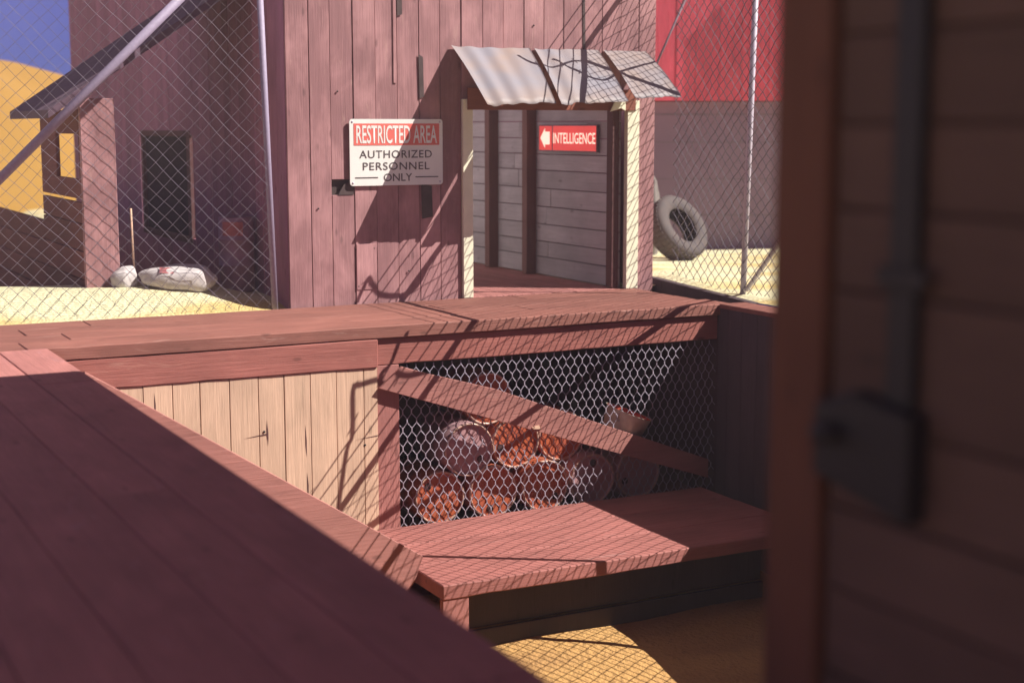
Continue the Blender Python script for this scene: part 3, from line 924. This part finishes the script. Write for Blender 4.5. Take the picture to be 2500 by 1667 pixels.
# dim barrel by the barn side
dr = thing('barrel', 'dull purple grey barrel with a red patch standing by the shaded barn side', 'barrel', (5.33, 17.05, 0.1))
dr['_local'] = 1
M['barrel'] = plain('dull_barrel_paint', (0.30, 0.17, 0.24), 0.6, 0, 6, 0.2)
MB().lathe([(0.0, 0.0), (0.19, 0.0), (0.20, 0.02), (0.205, 0.3), (0.215, 0.31), (0.205, 0.32), (0.205, 0.6), (0.215, 0.61), (0.205, 0.62), (0.20, 0.86), (0.19, 0.87), (0.0, 0.86)], 28).build('shell', M['barrel'], dr)
mb = MB(); vs = []; fs = []
for i in range(9):
    a = math.radians(205 + 70*i/8)
    for zz in (0.66, 0.82): vs.append((0.2075*math.cos(a), 0.2075*math.sin(a), zz))
for i in range(8): fs.append((2*i, 2*i+2, 2*i+3, 2*i+1))
mb.add(vs, fs, 0.5, True); mb.build('red_patch', M['sack_red'], dr)
del dr['_local']

# lean-to shed further left
random.seed(51)
sh = thing('lean_to_shed', 'dark plank lean to shed with a pink sunlit corner beyond the left fence', 'shed', (4.0, 18.5, -0.1))
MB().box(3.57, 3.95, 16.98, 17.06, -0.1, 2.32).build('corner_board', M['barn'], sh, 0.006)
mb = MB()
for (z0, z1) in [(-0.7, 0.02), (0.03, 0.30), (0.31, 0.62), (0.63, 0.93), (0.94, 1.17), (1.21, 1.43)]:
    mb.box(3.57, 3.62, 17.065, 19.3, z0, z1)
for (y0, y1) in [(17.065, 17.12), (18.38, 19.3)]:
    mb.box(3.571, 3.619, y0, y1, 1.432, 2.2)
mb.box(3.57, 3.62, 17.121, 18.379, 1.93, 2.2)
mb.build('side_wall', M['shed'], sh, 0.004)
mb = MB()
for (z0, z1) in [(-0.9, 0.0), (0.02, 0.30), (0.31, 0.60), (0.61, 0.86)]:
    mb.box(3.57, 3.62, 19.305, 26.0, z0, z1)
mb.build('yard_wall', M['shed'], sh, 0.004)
MB().prism([(3.22, 16.9, 2.10), (5.58, 16.9, 3.70), (5.58, 19.3, 3.70), (3.22, 19.3, 2.10)], (0, 0, 0.09)).build('roof', M['shed_roof'], sh)

# ------------------------------------------------------------------ yard on the right: tyre, rock, red building
ty = thing('tyre', 'big dusty tyre leaning on the sand beside the barn corner', 'tyre', (12.86, 19.05, 0.47))
ty['_local'] = 1
Ro, Ri, hw = 0.51, 0.28, 0.18
prof = [(Ri, -hw*0.75), (Ri+0.03, -hw*0.95), (Ro*0.80, -hw*1.02), (Ro*0.93, -hw*0.95), (Ro, -hw*0.72), (Ro+0.005, 0), (Ro, hw*0.72), (Ro*0.93, hw*0.95), (Ro*0.80, hw*1.02), (Ri+0.03, hw*0.95), (Ri, hw*0.75)]
MB().lathe(prof, 56, 0.5, True).build('carcass', M['rubber'], ty)
MB().lathe([(Ri+0.001, hw*0.75), (Ri+0.06, hw*0.6), (Ro-0.06, hw*0.5), (Ro-0.04, 0), (Ro-0.06, -hw*0.5), (Ri+0.06, -hw*0.6), (Ri+0.001, -hw*0.75)], 56, 0.5, True).build('inner_lining', M['rubber_in'], ty)
mb = MB()
for k in range(44):
    a = 2*PI*k/44
    for sgn in (-1, 1):
        c = Matrix.Rotation(a + sgn*0.035, 4, 'Z')
        rr = Matrix.Rotation(0.25*sgn, 4, 'X')
        vs = [c @ Vector((Ro-0.01+dx, dy, dz + sgn*hw*0.36)) for dx in (0, 0.022) for dy in (-0.022, 0.022) for dz in (-hw*0.32, hw*0.32)]
        mb.add(vs, [(0,1,3,2),(4,6,7,5),(0,4,5,1),(2,3,7,6),(0,2,6,4),(1,5,7,3)], 0.5)
mb.build('tread_blocks', M['rubber'], ty, recalc=True)
ax = Vector((0.246, -0.823, 0.512)).normalized()
ty.rotation_mode = 'QUATERNION'
ty.rotation_quaternion = ax.to_track_quat('Z', 'Y')
del ty['_local']

def boulder(label, loc, s, seed):
    random.seed(seed)
    bm = bmesh.new(); bmesh.ops.create_icosphere(bm, subdivisions=4, radius=1.0)
    dirs = [(Vector((random.uniform(-1,1), random.uniform(-1,1), random.uniform(-1,1))).normalized(), random.uniform(0.72, 0.95)) for _ in range(14)]
    for v in bm.verts:
        p = v.co.normalized()
        r = 1.0
        for d, h in dirs:
            c = p.dot(d)
            if c > 1e-3: r = min(r, h/c)
        v.co = Vector((p.x*s[0], p.y*s[1], p.z*s[2]))*r
    me = bpy.data.meshes.new('boulder'); bm.to_mesh(me); bm.free()
    me.materials.append(M['rock'])
    o = bpy.data.objects.new('boulder', me); COL.objects.link(o); o.location = loc
    return tag(o, label, 'rock')
boulder('grey boulder mostly hidden between the barn corner and the tyre', (13.02, 20.1, 0.48), (0.24, 0.26, 0.82), 3)

# far red building: grey lower storey, red upper storey set forward to shade it
A = Vector((13.804, 21.069, 0)); Bv = Vector((15.603, 20.121, 0))
e = (Bv-A).normalized(); nrm = Vector((e.y, -e.x, 0))       # nrm points towards the camera
if nrm.dot(Vector((0,-1,0))) < 0: nrm = -nrm
rb = thing('red_building', 'far building with a jutting bright red upper storey over a grey wall', 'building', (14.5, 21.0, 0))
def quadbox(mb, s0, s1, d0, d1, z0, z1, rnd=0.5):
    p = [A + e*s + nrm*d for s, d in ((s0, d0), (s1, d0), (s1, d1), (s0, d1))]
    mb.prism([q + Vector((0,0,z0)) for q in p], (0, 0, z1-z0), rnd)
mb = MB(); quadbox(mb, -6, 9, -6.0, 0.0, -0.6, 2.42); mb.build('grey_wall', M['grey_wall'], rb)
mb = MB()
for (z0, z1) in [(0.55, 0.57), (1.15, 1.165), (1.75, 1.77), (2.2, 2.23)]: quadbox(mb, -6, 9, 0.0, 0.004, z0, z1)
mb.build('wall_joint', M['sign_box'], rb)
mb = MB(); s = -6
random.seed(61)
while s < 9:
    w = random.uniform(0.3, 0.45); quadbox(mb, s+0.004, min(s+w, 9)-0.004, 0.26, 0.30+random.uniform(0, 0.008), 2.43, 6.5, random.random()); s += w
mb.build('red_upper_wall', M['red_wall'], rb, 0.004)
mb = MB(); quadbox(mb, -6, 9, -6.0, 0.255, 2.435, 6.5); mb.build('upper_storey', M['red_wall'], rb)
mb = MB(); quadbox(mb, 2.3, 6, 0.31, 0.52, 2.44, 5.3); mb.build('shadow_caster', M['red_wall'], rb)  # unseen block added to cast the slanting shadow on the red wall
mb = MB(); quadbox(mb, -6.3, 9.3, -6.3, 0.5, 6.51, 6.6); mb.build('roof', M['shed_roof'], rb)
# slanting cable in front of the red wall
tag(MB().tube([(11.35, 17.6, 2.55), (11.9, 17.7, 3.5), (12.7, 17.8, 4.85)], 0.016, 8).build('guy_cable', M['sign_box']), 'thin dark cable slanting in front of the red upper storey', 'cable')

# ------------------------------------------------------------------ near building the camera stands in
random.seed(71)
nb = thing('near_building', 'dark interior plank wall and door post close on the right under an unseen roof shaped for its shade', 'building', (2.8, 2.0, 0))
NX = 2.75
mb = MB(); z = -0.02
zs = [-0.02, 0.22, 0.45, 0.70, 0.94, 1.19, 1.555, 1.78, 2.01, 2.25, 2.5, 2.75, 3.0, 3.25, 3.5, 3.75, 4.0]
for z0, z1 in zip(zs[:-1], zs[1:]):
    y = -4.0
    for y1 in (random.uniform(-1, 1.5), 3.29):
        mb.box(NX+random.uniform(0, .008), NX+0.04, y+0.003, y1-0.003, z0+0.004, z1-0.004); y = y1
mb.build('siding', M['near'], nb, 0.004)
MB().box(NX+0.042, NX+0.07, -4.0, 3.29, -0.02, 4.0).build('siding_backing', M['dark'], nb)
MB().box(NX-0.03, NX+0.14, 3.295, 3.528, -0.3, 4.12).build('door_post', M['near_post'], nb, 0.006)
MB().prism([(2.70, -2.0, 4.2), (10.6, -2.0, 4.2), (10.6, 8.6, 4.2), (6.07, 8.6, 4.2), (6.07, 10.19, 4.2), (2.70, 10.19, 4.2)], (0, 0, 0.08)).build('roof', M['dark'], nb)  # out of view, outline shaped to shade the walkway and darken the pit
for ya in (-1.5, 1.0, 3.3): MB().box(2.76, 6.0, ya, ya+0.1, 4.06, 4.198).build('roof_joist', M['dark'], nb)
MB().box(2.86, 11.6, 2.6, 3.0, -3.6, 8.0).build('sky_blocker', M['near'], nb)  # unseen high wall added to keep sky light out of the pit
lt = thing('door_latch', 'black iron latch box and upright bar bolted to the dark plank wall on the right', 'latch', (NX-0.03, 3.0, 1.1))
MB().box(NX-0.035, NX-0.002, 2.93, 3.03, 1.27, 3.9).build('upright_bar', M['iron'], lt, 0.005)
MB().prism([(NX-0.075, 2.89, 0.97), (NX-0.075, 3.27, 1.04), (NX-0.075, 3.27, 1.24), (NX-0.075, 3.12, 1.29), (NX-0.075, 2.89, 1.26)], (0.073, 0, 0)).build('latch_box', M['iron'], lt, 0.008)
MB().lathe([(0.0, 0.05), (0.03, 0.05), (0.035, 0.0)], 14, mat=Matrix.Translation((NX-0.076, 3.19, 1.17)) @ Matrix.Rotation(-PI/2, 4, 'Y')).build('knob', M['iron'], lt)
MB().box(NX-0.05, NX-0.036, 2.88, 3.06, 1.58, 1.64).build('bolt_plate', M['iron'], lt, 0.006)

# ------------------------------------------------------------------ thin haze added over the whole place to lift the blacks
hm = bpy.data.materials.new('black_lift_haze'); hm.use_nodes = True
hn = hm.node_tree
for n_ in list(hn.nodes):
    if n_.type != 'OUTPUT_MATERIAL': hn.nodes.remove(n_)
pv = hn.nodes.new("ShaderNodeVolumePrincipled")
pv.inputs['Color'].default_value = (1.0, 0.87, 0.87, 1.0)
pv.inputs['Density'].default_value = 0.0036
pv.inputs['Anisotropy'].default_value = 0.0
hn.links.new(pv.outputs[0], [n_ for n_ in hn.nodes if n_.type == 'OUTPUT_MATERIAL'][0].inputs['Volume'])
hz = MB().box(-66, 66, -60, 76, -6.0, 9.0).build('haze', hm)
tag(hz, kind='stuff')
scn.cycles.volume_bounces = 0
